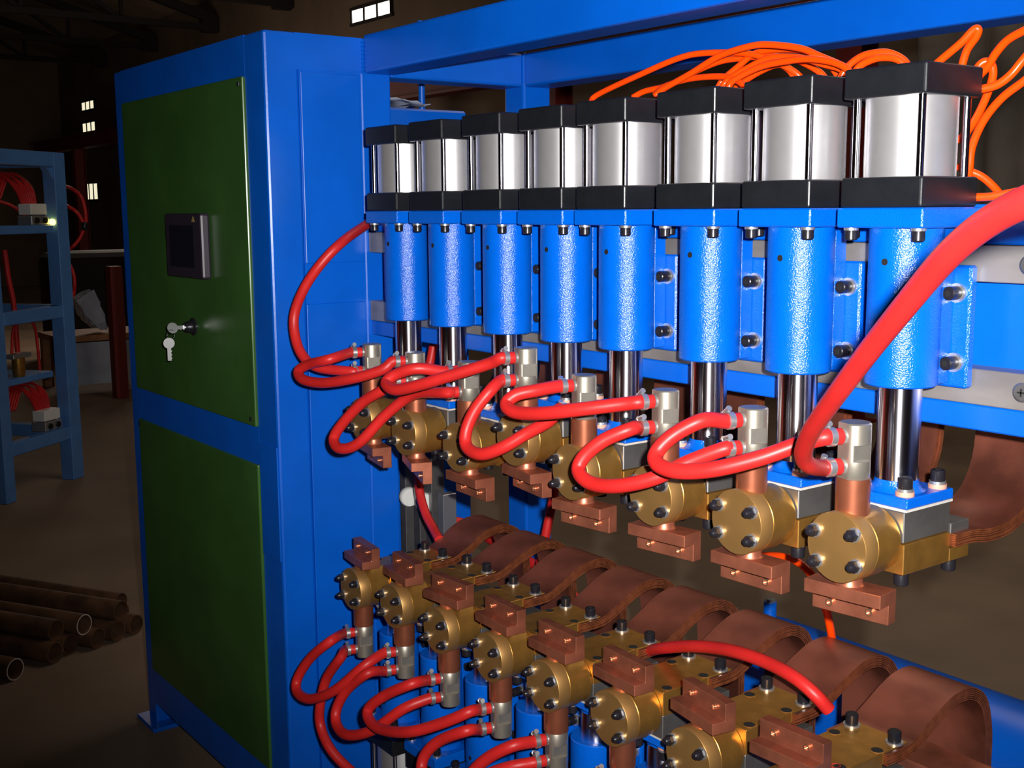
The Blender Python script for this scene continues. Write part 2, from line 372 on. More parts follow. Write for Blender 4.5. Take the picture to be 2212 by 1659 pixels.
# ------------------------------------------------------------------ mounting rails
AY = 1.291; F_UP = 1.484; F_LO = 0.385
def rail(zt, zb, label, s):
    t = thing('mounting_rail', (-0.9, 1.42, zb), label, 'rail')
    t.location = (-0.9, 1.42, 0)
    X0, X1 = XS+0.9+0.001, XE+0.9-0.001
    def b(name, y0, y1, z0, z1, m, bev=0.002):
        return MB().box(X0, X1, y0-1.42, y1-1.42, z0, z1, bev=bev).build(name, m, t)
    def zz(d): return zt - s*d
    b('channel_flange', 1.366, 1.47, zz(0), zz(0.05), 'paint')
    b('channel_web', 1.40, 1.41, zz(0.05), zz(0.255), 'paint', 0)
    b('channel_flange', 1.366, 1.47, zz(0.255), zz(0.288), 'paint')
    sa = b('steel_strip', 1.3625, 1.3995, zz(0.051), zz(0.097), 'strip', 0.001)
    sb = b('steel_strip', 1.3625, 1.3995, zz(0.208), zz(0.254), 'strip', 0.001)
    for par, d in ((sa, 0.074), (sb, 0.231)):
        for X in (-0.775, -0.45, -0.1):
            sw = MB().lathe([(0.0125, 0), (0.0125, 0.0015), (0.0095, 0.003)], (X+0.9, 1.3625-1.42, zz(d)), (0, -1, 0), 20)
            sw.box(X+0.9-0.005, X+0.9+0.005, 1.3588-1.42, 1.3595-1.42, zz(d)-0.001, zz(d)+0.001, 1)
            sw.box(X+0.9-0.001, X+0.9+0.001, 1.3588-1.42, 1.3595-1.42, zz(d)-0.005, zz(d)+0.005, 1)
            sw.build('screw', ['steel', 'dark'], par)
    return t
rail(1.512, 1.224, 'blue channel rail with two bare steel strips carrying the upper presses', 1)
rail(0.357, 0.357, 'blue channel rail with steel strips carrying the lower presses', -1)

# ------------------------------------------------------------------ welding heads
def bolt_mesh(r, h, wr, wh, d, wm=1, extra=None, hexs=False):
    """socket head screw standing on a washer; local origin on the seat, head along d; slots: 0 head, 1 washer, 2 socket"""
    d = Vector(d); mb = MB()
    t = 0
    if extra: mb.lathe([(extra[0], 0), (extra[0], extra[1])], (0, 0, 0), d, 24, 3); t = extra[1]
    mb.lathe([(wr, t), (wr, t+wh)], (0, 0, 0), d, 24, wm)
    t += wh
    if hexs:
        mb.lathe([(r, t), (r, t+h*0.5)], (0, 0, 0), d, 6, 0, smooth=False)
        mb.lathe([(r*0.85, t+h*0.5), (r*0.78, t+h*0.75), (r*0.5, t+h*0.95), (r*0.15, t+h)], (0, 0, 0), d, 14, 0)
    else:
        mb.lathe([(r*0.97, t), (r, t+0.001), (r, t+h-0.0012), (r-0.0012, t+h)], (0, 0, 0), d, 20, 0)
        mb.lathe([(r*0.5, t+h), (r*0.5, t+h+0.0004)], (0, 0, 0), d, 6, 2, smooth=False)
    return mb
BM_ = ['black_bolt', 'zinc', 'dark', 'copper_washer']

def make_head(s, F, upper):
    """s = +1: press above, jaw below; s = -1: mirrored. F: flange distance from electrode axis"""
    root = bpy.data.objects.new('welding_head', None); col.objects.link(root); root.empty_display_size = 0.05
    Z = lambda z: s*z
    def bx(name, x0, x1, y0, y1, z0, z1, m, bev=0.0015, seg=1, parent=None):
        return MB().box(x0, x1, y0, y1, Z(z0), Z(z1), bev=bev, seg=seg).build(name, m, parent or root)
    D = (0, 0, s)
    def lt(name, prof, x, y, m, parent=None, seg=32, **k):
        return MB().lathe([(r, t) for r, t in prof], (x, y, 0), D, seg, **k).build(name, m, parent or root)
    press = []
    # pneumatic cylinder
    press.append(bx('end_cap', -.059, .059, -.059, .059, F+.158, F+.195, 'black', .0035, 3))
    press.append(bx('end_cap', -.059, .059, -.059, .059, F+.025, F+.062, 'black', .0035, 3))
    press.append(lt('cylinder_barrel', [(.0555, F+.062), (.0555, F+.158)], 0, 0, 'alu', seg=64))
    tr = None
    for x in (-1, 1):
        for y in (-1, 1):
            if tr is None: tr = lt('tie_rod', [(.0048, F+.0622), (.0048, F+.1578)], 0, 0, 'chrome', seg=14); tr.location = (x*.0464, y*.0464, 0); press.append(tr)
            else: press.append(inst(tr, 'tie_rod', root, (x*.0464, y*.0464, 0)))
    fp = bx('flange_plate', -.063, .062, -.0595, .067, F, F+.0248, 'paint_cast', .002); press.append(fp)
    b0 = None
    for x, y in ((-.049, -.047), (.049, -.047), (.049, .05), (-.049, .05)):
        if b0 is None: b0 = bolt_mesh(.008, .0125, .0093, .0035, (0, 0, -s)).build('bolt', BM_, fp, (x, y, Z(F)))
        else: inst(b0, 'bolt', fp, (x, y, Z(F)))
    sl_ = lt('guide_sleeve', [(.0435, F-.2), (.0455, F-.198), (.0455, F-.0005)], 0, 0, 'paint_cast', seg=48); press.append(sl_)
    a_ = math.radians(-88); hx, hy = math.cos(a_)*.0445, math.sin(a_)*.0445
    MB().lathe([(.0044, 0), (.0044, .0012)], (hx, hy, Z(F-.042)), (math.cos(a_), math.sin(a_), 0), 16).build('vent_hole', 'dark', sl_)
    mp = MB().box(-.034, .034, .030, .0545, Z(F-.199), Z(F-.001), bev=.001)
    mp.box(-.058, .058, .055, .0705, Z(F-.205), Z(F-.048), bev=.003)
    mp = mp.build('clamp_plate', 'paint_cast', root); press.append(mp)
    b1 = None
    for x in (-.041, .041):
        for z in (F-.083, F-.172):
            if b1 is None: b1 = bolt_mesh(.0088, .018, .0125, .0045, (0, -1, 0)).build('clamp_bolt', BM_, mp, (x, .055, Z(z)))
            else: inst(b1, 'clamp_bolt', mp, (x, .055, Z(z)))
    # ram and base plate
    rod = lt('piston_rod', [(.0275, .064), (.0275, F-.15)], 0, 0, 'chrome', seg=48)
    bp = bx('base_plate', -.047, .047, -.043, .057, .0445, .0585, 'paint_cast', .0015)
    MB().lathe([(.037, .0583), (.033, .061), (.0285, .068), (.0277, .073)], (0, 0, 0), D, 32).build('weld_collar', 'paint_cast', bp)
    b2 = None
    for x in (-.032, .032):
        for y in (-.027, .043):
            if b2 is None: b2 = bolt_mesh(.0094, .0145, .0108, .004, D, extra=(.0118, .0055)).build('bolt', BM_, bp, (x, y, Z(.0585)))
            else: inst(b2, 'bolt', bp, (x, y, Z(.0585)))
    bx('insulation_sheet', -.0465, .0465, -.0435, .0565, .0412, .0444, 'insul', 0)
    bx('steel_block', -.0445, .0445, -.0445, .055, .001, .041, 'steel', .0012)
    # brass block
    YB = .098 if upper else .112
    bm_ = MB().box(-.047, .047, -.046, .054, Z(-.04), Z(0), bev=.001)
    bm_.box(-.047, .047, .0541, YB, Z(-.04), Z(-.0225), bev=.001)
    bb = bm_.build('brass_block', 'brass', root)
    if upper:
        MB().box(-.046, .046, .056, .098, Z(-.0035), Z(.011), bev=.001).build('strap_clamp_bar', 'steel', bb)
        spots = [(-.031, -.026), (.031, -.026), (-.031, .078), (.031, .078)]
    else:
        MB().box(-.046, .046, .056, .108, Z(-.0035), Z(.008), bev=.001).build('strap_clamp_bar', 'steel', bb)
        spots = [(-.037, .094), (.037, .094)]
    b3 = None
    for x, y in spots:
        if b3 is None: b3 = bolt_mesh(.0095, .016, .0125 if not upper else .0097, .003, (0, 0, -s)).build('bolt', BM_, bb, (x, y, Z(-.04)))
        else: inst(b3, 'bolt', bb, (x, y, Z(-.04)))
    if not upper:
        h0 = None
        for x in (-.037, .037):
            for y in (-.029, .054):
                if h0 is None:
                    h0 = MB().lathe([(.0098, -.0005), (.0105, .0006), (.0088, .0008)], (0, 0, 0), (0, 0, -s), 20, 1).lathe([(.0085, .0008), (.0083, .001)], (0, 0, 0), (0, 0, -s), 20, 0).build('bolt_hole', ['dark', 'brass'], bb, (x, y, Z(-.04)))
                else: inst(h0, 'bolt_hole', bb, (x, y, Z(-.04)))
    # round brass electrode holder
    MB().lathe([(.0445, 0), (.0452, .0008), (.0452, .0305), (.0435, .0312), (.0435, .048)], (0, -.0948, 0), (0, 1, 0), 64).build('brass_holder', 'brass', root)
    cv = MB().lathe([(.0445, 0), (.0452, .0009), (.0452, .0236), (.0443, .0246)], (0, -.1195, 0), (0, 1, 0), 64).build('end_cover', 'brass_face', root)
    cv.location = (0, 0, 0)
    b4 = None
    for x in (-.030, .030):
        for z in (-.0195, .0195):
            if b4 is None: b4 = bolt_mesh(.0078, .0145, .0092, .0035, (0, -1, 0), hexs=True).build('acorn_nut', BM_, cv, (x, -.1195, z))
            else: inst(b4, 'acorn_nut', cv, (x, -.1195, z))
    lt('electrode_tube', [(.0215, .030), (.0215, .0855)], 0, -.09, 'copper_tube')
    # water manifold with flats
    n1 = Vector((.985, -.17)); n2 = Vector((-.30, -.95)).normalized()
    def warp(q):
        v = Vector((q.x, q.y+.09)); z = s*q.z
        k = v.dot(n2)-.0168
        if k > 0: v -= n2*k
        if .1085 < z < .1295:
            k = v.dot(n1)-.0142
            if k > 0: v -= n1*k
        return (v.x, v.y-.09, q.z)
    mf = MB().lathe([(.0198, .0856), (.0202, .0862), (.0202, .1084), (.0202, .1086), (.0202, .1294), (.0202, .1296), (.0202, .1545), (.0185, .1562)], (0, -.09, 0), D, 56, warp=warp).build('water_manifold', 'nickel', root)
    bd = Vector((-.30, -.95, 0)).normalized()
    for z in (.1010, .1395):
        MB().lathe([(.0098, .0150), (.0098, .0200), (.0075, .0203), (.0075, .032)], (0, -.09, Z(z)), bd, 12).build('hose_barb', 'zinc', mf)
    # jaw
    MB().lathe([(.019, -.053), (.0165, -.049), (.0165, -.036)], (0, -.09, 0), D, 32).build('electrode_neck', 'copper', root)
    pr = [(-.0205, 0), (.0205, 0), (.0205, -.0435), (.0015, -.0435), (.0015, -.0175), (-.0205, -.0175)]
    jm = MB().prism([(y, Z(z)) for y, z in pr], 0, -.0535, .0535)
    bmesh.ops.bevel(jm.bm, geom=list(jm.bm.edges), offset=.0008, segments=1, affect='EDGES')
    jaw = jm.build('jaw', 'copper', root, (0, -.09, Z(-.0525)))
    for x in (-.027, .029):
        MB().lathe([(.0050, 0), (.0050, .0035), (.0034, .0036), (.0034, .0005)], (x, .0012, Z(-.031)), (0, -1, 0), 14).build('pin', 'copper_bright', jaw)
    return root
PRESS_NAMES = ('end_cap', 'cylinder_barrel', 'tie_rod', 'flange_plate', 'guide_sleeve', 'clamp_plate')
def base(n): return n.split('.')[0]
UX = [-2.101, -1.933, -1.749, -1.577, -1.423, -1.237, -1.067, -0.900]
UZ = [1.083, 1.081, 1.081, 1.122, 1.092, 1.090, 1.086, 1.089]
UYAW = [-12, -22, -3, -9, 7, 8, 3, 8]
UROT = [0, 0, 0, 3, 4, 3, 1, 6]
LX = [-2.165, -1.995, -1.828, -1.658, -1.496, -1.326, -1.152, -0.988]
LZ = [.704, .712, .709, .708, .707, .710, .711, .709]
LYAW = [-8, -6, 5, -3, -2, -3, -10, 2]
Z_UP = 1.089; Z_LO = .709
def place_heads(s, F, upper, xs, zs, yaws, rots, z0, labels, group):
    proto = make_head(s, F, upper); heads = []
    for i in range(8):
        h = proto if i == 0 else copy_tree(proto)
        heads.append(h)
    for i, h in enumerate(heads):
        h.location = (xs[i], AY, z0); tag(h, labels[i], 'press', group)
        dz = zs[i]-z0
        for c in children(h):
            b_ = base(c.name)
            if b_ in PRESS_NAMES: continue
            c.location.z += dz
            if b_ == 'jaw': c.rotation_euler.z = math.radians(yaws[i])
            if b_ == 'end_cover': c.rotation_euler.y = math.radians(-rots[i])
    return heads
ul = ['upper welding press with silver cylinder, %s from the blue cabinet' % o for o in ORD]
ul[0] = 'upper welding press nearest the blue cabinet, smallest silver cylinder in view'
ul[7] = 'largest, rightmost upper welding press with silver cylinder behind the long red hose'
ll = ['lower welding head with upturned copper jaw, %s from the blue cabinet' % o for o in ORD]
ll[0] = 'lower welding head with upturned copper jaw, nearest the blue cabinet'
ll[7] = 'lower welding head at the bottom right, nearest the camera, red mark on brass block'
upper = place_heads(1, F_UP-Z_UP, True, UX, UZ, UYAW, UROT, Z_UP, ul, 'upper row of welding presses')
lower = place_heads(-1, Z_LO-F_LO, False, LX, LZ, LYAW, [0]*8, Z_LO, ll, 'lower row of welding heads')
# red marker figure on the last lower brass block
bb8 = [c for c in children(lower[7]) if base(c.name) == 'brass_block'][0]
zz = .0402
MB().tube(spline([(0.024, -.030+.0, zz), (.028, -.024, zz), (.036, -.026, zz), (.036, -.033, zz), (.030, -.038, zz), (.040, -.040, zz)], 5), .0011, 6).build('marker_figure', 'redmark', bb8)

# ------------------------------------------------------------------ laminated copper straps
def strap(path, x, label, group, layers=7, th=0.0024, hw=0.053):
    o = MB()
    n = len(path)
    P = [Vector(p) for p in path]
    fine = spline([Vector((0, p.x, p.y)) for p in P], 5); P = [Vector((q.y, q.z)) for q in fine]; n = len(P)
    for k in range(layers):
        off = (k-(layers-1)/2)*th*1.04; pp = []
        for i in range(n):
            a = P[max(i-1, 0)]; b = P[min(i+1, n-1)]; t = (b-a).normalized(); nr = Vector((-t.y, t.x))
            bulge = 1+0.22*math.sin(PI*i/(n-1))*(0.6+0.5*random.random()*0.3)
            pp.append(P[i]+nr*off*bulge)
        j0 = random.uniform(-.0012, .0012); j1 = random.uniform(-.0012, .0012)
        o.sheet(pp, -hw+j0, hw+j1, th*0.82, 0, mi_edge=1)
    ob = o.build('copper_strap', ['foil', 'foil_edge'], None, (x, 0, 0))
    return tag(ob, label, 'strap', group)
up_path = [(1.348, 1.0780), (1.39, 1.0775), (1.43, 1.0725), (1.48, 1.076), (1.525, 1.096), (1.553, 1.135), (1.562, 1.18), (1.560, 1.24), (1.545, 1.30), (1.525, 1.36)]
lo_path = [(1.348, .7385), (1.40, .7395), (1.425, .748), (1.45, .760), (1.48, .775), (1.515, .786), (1.555, .784), (1.588, .760), (1.605, .71), (1.608, .65), (1.608, .56), (1.608, .42)]
for i in range(8):
    dz = UZ[i]-Z_UP
    p = [(y, z+dz*max(0, 1-max(0, (y-1.45))*8) if k < 6 else z) for k, (y, z) in enumerate(up_path)]
    strap(p, UX[i], 'copper foil strap curving up behind the %s upper press from the cabinet' % ORD[i], 'upper copper straps')
    dz = LZ[i]-Z_LO
    strap([(y, z+dz) if k < 4 else (y, z) for k, (y, z) in enumerate(lo_path)], LX[i], 'copper foil strap arching behind the %s lower head from the cabinet' % ORD[i], 'lower copper straps')
# transformer terminals the straps bolt to (upper: a copper bus behind the rail; lower: terminal block at the last strap)
o = MB().box(XS+0.03, XE-0.02, 1.478, 1.506, 1.30, 1.42, bev=.002).build('copper_busbar', 'copper')
tag(o, 'long copper busbar behind the upper blue channel rail', 'busbar')
tb = thing('transformer_terminal', (-0.93, 1.56, 0.42), 'copper terminal block with steel clamp bars under the nearest copper strap', 'terminal')
MB().box(-.11, .055, -.10, -.02, 0, .27, bev=.002).build('copper_block', 'copper', tb)
MB().box(-.02, .12, -.118, -.102, .22, .262, bev=.001).build('clamp_bar', 'steel', tb)
MB().box(.06, .13, .062, .085, .19, .262, bev=.001).build('clamp_bar', 'steel', tb)
bolt_mesh(.009, .012, .011, .003, (0, -1, 0)).build('bolt', BM_, tb, (.10, .062, .23))
# air tank behind the straps
tk = thing('air_tank', (-0.4, 2.075, 0.392), 'blue horizontal air tank on the floor behind the copper straps', 'tank')
MB().lathe([(.01, -1.505), (.07, -1.498), (.12, -1.475), (.15, -1.43), (.156, -1.38), (.156, 1.0), (.15, 1.05), (.12, 1.1), (.07, 1.12), (.01, 1.125)], (0, 0, 0), (1, 0, 0), 56).build('shell', 'paint', tk)
for x in (-.9, .8): MB().box(x-.04, x+.04, -.12, .12, -.392, -.12, bev=.004).build('saddle', 'paint', tk)
np_ = MB().lathe([(.020, .148), (.0150, .158), (.0150, .206)], (-1.36, -.02, 0), (0, 0, 1), 24).build('nipple', 'paint', tk)
MB().lathe([(.0115, .2062), (.0115, .214)], (-1.36, -.02, 0), (0, 0, 1), 6, smooth=False).build('plug', 'zinc', np_)

# ------------------------------------------------------------------ hoses
def manifold_port(X, z, s, which, inset=0.0):
    """world position of a hose barb's end and its direction"""
    d = Vector((-.30, -.95, 0)).normalized()
    zz = z + s*(.1395 if which == 'outer' else .1010)
    return Vector((X, AY-.09, zz)) + d*.021, d
def hose(pts, r, label, start=None, end=None, group='red water hoses', m='hose', clamps=True, rib=.011, name='water_hose', cat='hose'):
    P = []
    if start: p, d = start; P += [p, p+d*.012, p+d*.024]
    P += [Vector(q) for q in pts]
    if end: p, d = end; P += [p+d*.024, p+d*.012, p]
    sp = spline(P, 7)
    o = MB().tube(sp, r, 40 if rib else 12, rib=rib).build(name, m)
    tag(o, label, cat, group)
    if clamps:
        for e in (start, end):
            if not e: continue
            p, d = e
            c = MB().lathe([(r+.0012, .010), (r+.0018, .0105), (r+.0018, .0185), (r+.0012, .019)], p, d, 28)
            side = Vector((0, 0, 1)).cross(d).normalized(); ang = random.choice((.4, 1.2, 2.2))
            n_ = Vector((0, 0, 1))*math.sin(ang) + side*(-abs(math.cos(ang)))
            q = p + d*.0145 + n_*(r+.0045); tdir = d.cross(n_).normalized()
            c.cyl(q-tdir*.008, q+tdir*.008, .0042, 12)
            c.lathe([(.005, .008), (.005, .0115)], q, tdir, 6, smooth=False)
            c.build('hose_clamp', 'zinc', o)
    return o
def UP(i, w): return manifold_port(UX[i], UZ[i], 1, w)
def LP(i, w): return manifold_port(LX[i], LZ[i], -1, w)
def pxs(L): return [atY(x, y, Y) for x, y, Y in L]
R = .0104
hose(pxs([(835, 462, 1.40), (797, 482, 1.31), (745, 518, 1.20), (700, 562, 1.15), (660, 618, 1.12), (637, 675, 1.105), (637, 722, 1.10), (652, 765, 1.10), (685, 793, 1.115)]), R, 'red hose curving down the blue cabinet side to the first upper manifold', end=UP(0, 'inner'))
hose(pxs([(712, 776, 1.10), (668, 787, 1.085), (645, 801, 1.075), (655, 820, 1.07), (700, 827, 1.08), (765, 817, 1.105), (825, 799, 1.14)]), R, 'red hose looping from the first to the second upper manifold', UP(0, 'outer'), UP(1, 'outer'))
hose(pxs([(835, 838, 1.13), (785, 868, 1.105), (740, 915, 1.085), (721, 948, 1.075), (735, 969, 1.07), (775, 957, 1.085), (835, 895, 1.12), (895, 852, 1.15)]), R, 'long red hose drooping low from second to third upper manifold', UP(1, 'inner'), UP(2, 'inner'))
hose(pxs([(900, 796, 1.11), (853, 810, 1.085), (834, 828, 1.07), (855, 842, 1.065), (905, 832, 1.08), (975, 811, 1.11), (1055, 786, 1.15)]), R, 'red hose looping from the third to the fourth upper manifold', UP(2, 'outer'), UP(3, 'outer'))
hose(pxs([(1060, 843, 1.13), (1025, 888, 1.105), (1006, 935, 1.09), (1010, 967, 1.085), (1040, 981, 1.085), (1085, 967, 1.10), (1140, 935, 1.13), (1185, 910, 1.15)]), R, 'red hose drooping in a loop from fourth to fifth upper manifold', UP(3, 'inner'), UP(4, 'inner'))
hose(pxs([(1160, 843, 1.12), (1115, 853, 1.09), (1094, 873, 1.075), (1112, 890, 1.07), (1170, 893, 1.08), (1255, 884, 1.105), (1345, 873, 1.145)]), R, 'red hose looping from the fifth to the sixth upper manifold', UP(4, 'outer'), UP(5, 'outer'))
hose(pxs([(1365, 926, 1.13), (1305, 951, 1.10), (1262, 986, 1.08), (1250, 1018, 1.07), (1275, 1043, 1.065), (1330, 1050, 1.07), (1410, 1034, 1.095), (1490, 997, 1.13)]), R, 'red hose drooping over brass discs from sixth to seventh upper manifold', UP(5, 'inner'), UP(6, 'inner'))
hose(pxs([(1518, 908, 1.12), (1455, 940, 1.09), (1418, 978, 1.07), (1422, 1004, 1.06), (1465, 1018, 1.06), (1540, 1014, 1.075), (1640, 990, 1.11), (1730, 958, 1.145)]), R, 'red hose looping from the seventh to the eighth upper manifold', UP(6, 'outer'), UP(7, 'outer'))
hose(pxs([(1748, 1005, 1.095), (1735, 980, 1.06), (1752, 932, 1.02), (1800, 862, .96), (1880, 755, .89), (1960, 655, .83), (2040, 560, .78), (2120, 490, .74), (2212, 438, .70), (2330, 400, .67), (2480, 380, .65)]), R, 'thick red hose sweeping from eighth upper manifold to the right edge', UP(7, 'inner'))
hose(pxs([(715, 1384, 1.10), (672, 1420, 1.08), (643, 1465, 1.065), (643, 1496, 1.055), (672, 1510, 1.055), (725, 1490, 1.075), (785, 1440, 1.11)]), R, 'red hose looping from the first to the second lower manifold', LP(0, 'inner'), LP(1, 'inner'))
hose(pxs([(738, 1418, 1.12), (706, 1465, 1.11), (692, 1520, 1.10), (692, 1565, 1.10), (712, 1615, 1.10), (755, 1662, 1.12), (830, 1720, 1.15)]), R, 'red hose running down from the first lower manifold off the bottom edge', LP(0, 'outer'))
hose(pxs([(795, 1454, 1.11), (750, 1490, 1.09), (727, 1532, 1.075), (728, 1567, 1.065), (752, 1588, 1.06), (805, 1577, 1.08), (870, 1532, 1.115)]), R, 'red hose looping from the second to the third lower manifold', LP(1, 'outer'), LP(2, 'outer'))
hose(pxs([(890, 1477, 1.11), (832, 1502, 1.085), (797, 1530, 1.07), (798, 1556, 1.06), (825, 1576, 1.055), (885, 1581, 1.065), (960, 1560, 1.10), (1015, 1537, 1.13)]), R, 'red hose looping from the third to the fourth lower manifold', LP(2, 'inner'), LP(3, 'inner'))
hose(pxs([(1010, 1578, 1.12), (950, 1600, 1.095), (917, 1633, 1.08), (912, 1668, 1.07), (935, 1695, 1.065), (1000, 1690, 1.09), (1090, 1660, 1.12)]), R, 'red hose looping from the fourth to the fifth lower manifold', LP(3, 'outer'), LP(4, 'outer'))
hose(pxs([(1105, 1612, 1.12), (1050, 1640, 1.095), (1015, 1680, 1.08), (1030, 1720, 1.07), (1100, 1725, 1.08), (1180, 1700, 1.11)]), R, 'red hose arching from the fifth lower manifold off the bottom edge', LP(4, 'inner'), LP(5, 'inner'))
hose(pxs([(1210, 1740, 1.10), (1180, 1790, 1.09), (1250, 1830, 1.09), (1350, 1800, 1.12)]), R, 'red hose leaving the sixth lower manifold below the bottom edge', LP(5, 'outer'), LP(6, 'outer'))
# loose hoses behind and on the blocks
hose(pxs([(1388, 1412, 1.40), (1420, 1402, 1.36), (1480, 1396, 1.34), (1540, 1399, 1.325), (1600, 1411, 1.31), (1665, 1435, 1.30), (1720, 1466, 1.295), (1762, 1502, 1.30), (1790, 1533, 1.315)]), .0100, 'loose red hose with cut end lying across the lower brass blocks')
hose(pxs([(944, 690, 1.55), (934, 760, 1.53), (915, 850, 1.50), (903, 960, 1.48), (905, 1050, 1.47), (918, 1105, 1.46), (935, 1140, 1.45), (949, 1166, 1.435)]), .0108, 'red hose hanging behind the second and third upper presses')
hose(pxs([(1205, 960, 1.72), (1198, 1060, 1.70), (1188, 1110, 1.69), (1178, 1160, 1.68), (1165, 1230, 1.67)]), .0108, 'red hose hanging in front of the rear blue post')
hose(pxs([(935, 1135, 1.70), (975, 1126, 1.75), (1020, 1138, 1.80), (1060, 1165, 1.80)]) + [Vector((-2.12, 1.78, .55)), Vector((-2.05, 1.80, .25)), Vector((-1.98, 1.78, .05)), Vector((-1.9, 1.7, .016))], .014, 'short dull red hose lying behind the first copper strap')
hose(pxs([(1640, 1200, 1.52), (1690, 1203, 1.50), (1720, 1212, 1.50), (1750, 1238, 1.50), (1772, 1280, 1.52), (1787, 1325, 1.54), (1798, 1385, 1.57), (1802, 1440, 1.6)]), .007, 'orange air tube hanging behind the eighth brass disc', m='orange', rib=0, group='orange air tubes', name='air_tube', cat='tube')
# orange air tubes above and beside the upper cylinders
def T(L, Y, Y2=None):
    n = len(L); Y2 = Y if Y2 is None else Y2
    return [atY(1250+x/2.3, 60+y/2.3, Y+(Y2-Y)*k/(n-1)) for k, (x, y) in enumerate(L)]
tubes = [
 ('topmost-left orange air tube leaving the fifth cylinder', [(60, 380), (90, 335), (300, 235), (500, 150), (640, 125), (850, 130), (1000, 180), (1080, 225), (1120, 270)], 1.42, 1.50),
 ('highest orange air tube arching over the sixth and seventh cylinders', [(380, 340), (420, 305), (560, 225), (700, 140), (850, 92), (950, 84), (1100, 102), (1200, 142), (1310, 190), (1360, 240)], 1.40, 1.44),
 ('low orange air tube sweeping from behind the fifth cylinder', [(270, 345), (330, 315), (450, 285), (570, 222), (700, 168), (820, 150), (950, 140), (1080, 160), (1190, 215), (1240, 270)], 1.45, 1.52),
 ('short orange air tube lying low behind the sixth cylinder cap', [(380, 330), (430, 290), (560, 252), (720, 243), (800, 270), (830, 310)], 1.44, 1.42),
 ('orange air tube rising steeply behind the sixth cylinder', [(690, 300), (720, 255), (790, 195), (880, 125), (990, 108), (1120, 115), (1230, 165), (1290, 240)], 1.46, 1.50),
 ('orange air tube arching to the seventh cylinder cap', [(710, 300), (740, 262), (830, 205), (950, 150), (1090, 148), (1220, 182), (1300, 205), (1330, 250)], 1.42, 1.46),
 ('lowest orange air tube over the seventh cylinder cap', [(740, 310), (770, 262), (900, 195), (1040, 165), (1140, 155), (1250, 168), (1325, 198), (1370, 250)], 1.40, 1.42),
 ('orange air tube crossing down behind the seventh cap', [(780, 300), (870, 235), (980, 185), (1040, 205), (1080, 260)], 1.48, 1.50),
 ('upper of two orange tubes bowed over the eighth cap', [(1300, 250), (1340, 190), (1410, 140), (1500, 122), (1560, 130), (1620, 165), (1650, 220)], 1.43, 1.46),
 ('lower of two orange tubes bowed over the eighth cap', [(1360, 240), (1400, 188), (1480, 152), (1560, 150), (1605, 172), (1630, 220)], 1.41, 1.43),
 ('orange air tube in a tall narrow loop above the eighth cap', [(1740, 215), (1790, 168), (1900, 75), (1960, 12), (1985, 8), (1975, 45), (1930, 110), (1905, 188), (1895, 240)], 1.40, 1.42),
 ('orange air tube entering high at the right edge', [(2330, -40), (2212, 15), (2130, 62), (2070, 130), (2035, 190), (1990, 240), (1960, 300)], 1.38, 1.40),
 ('orange air tube curled in a ring beside the eighth cap', [(1960, 260), (1985, 195), (2020, 168), (2052, 185), (2058, 240), (2030, 330), (1985, 430), (1935, 510), (1890, 560)], 1.385, 1.42),
 ('orange air tube plugged into the top cap of the eighth cylinder', [(2330, 20), (2212, 155), (2150, 230), (2080, 283), (2000, 305), (1960, 310)], 1.37, 1.35),
 ('orange air tube bowing wide right of the eighth cylinder', [(2330, 170), (2212, 265), (2100, 352), (2010, 465), (1955, 590), (1942, 690), (1935, 740)], 1.39, 1.41),
 ('orange air tube dropping behind the eighth lower cap', [(1890, 690), (1930, 708), (2000, 738), (2060, 788), (2098, 840), (2110, 900)], 1.41, 1.47),
 ('orange air tube plugged into the lower cap of the eighth cylinder', [(1950, 842), (1985, 842), (2060, 837), (2150, 820), (2212, 805), (2330, 770)], 1.35, 1.36),
]
for lab, L, Ya, Yb in tubes:
    hose(T(L, Ya, Yb), .0052, lab, m='orange', rib=0, group='orange air tubes', name='air_tube', cat='tube', clamps=False)

# ------------------------------------------------------------------ things behind the frame
bx_ = thing('water_tank', (-3.0, 1.68, 0), 'blue steel box behind the cabinet with a crumpled plastic sheet on it', 'tank')
MB().box(-.25, .3, -.23, .18, .1, 1.776, bev=.006).build('body', 'paint', bx_)
for x in (-.2, .22): MB().box(x, x+.06, -.15, .15, 0, .1, bev=.003).build('foot', 'paint', bx_)
q = atX(911, 200, -2.80)
MB().cyl((.20, q.y-1.68, 1.776), (.20, q.y-1.68, 2.02), .009, 16).build('riser_pipe', 'paint', bx_)
mb = MB(); G = 14; vv = {}
random.seed(11)
prof = [.075, .055, .050, .048, .044, .030, .016, .006]
for i in range(G):
    for j in range(G):
        u = i/(G-1); v = j/(G-1); k = v*(len(prof)-1.001); a = int(k); h = prof[a]*(1-k+a)+prof[a+1]*(k-a)
        vv[i, j] = mb.bm.verts.new((-3.18+.47*u, 1.47+.28*v, 1.7785 + h*(.65+.35*math.sin(4.2*u+2*v)) + .010*random.random()))
for i in range(G-1):
    for j in range(G-1):
        f = mb.bm.faces.new((vv[i, j], vv[i+1, j], vv[i+1, j+1], vv[i, j+1])); f.smooth = (i+j) % 3 > 0
o = mb.build('plastic_sheet', 'plastic'); sd = o.modifiers.new('thickness', 'SOLIDIFY'); sd.thickness = 0.002; sd.offset = 1
tag(o, 'crumpled pale plastic sheet lying on the blue tank behind the cabinet', 'sheet')
sb = thing('roller_bracket', (-2.55, 1.62, 0), 'bare steel bracket with white rollers behind the cabinet edge', 'bracket')
for x, m_ in ((-.10, 'steel'), (-.03, 'steel'), (.03, 'steel'), (.085, 'zinc')):
    MB().box(x-.014, x+.014, -.02, .02, .02 if m_ == 'steel' else .66, .90 if m_ == 'steel' else .79, bev=.001).build('upright', m_, sb)
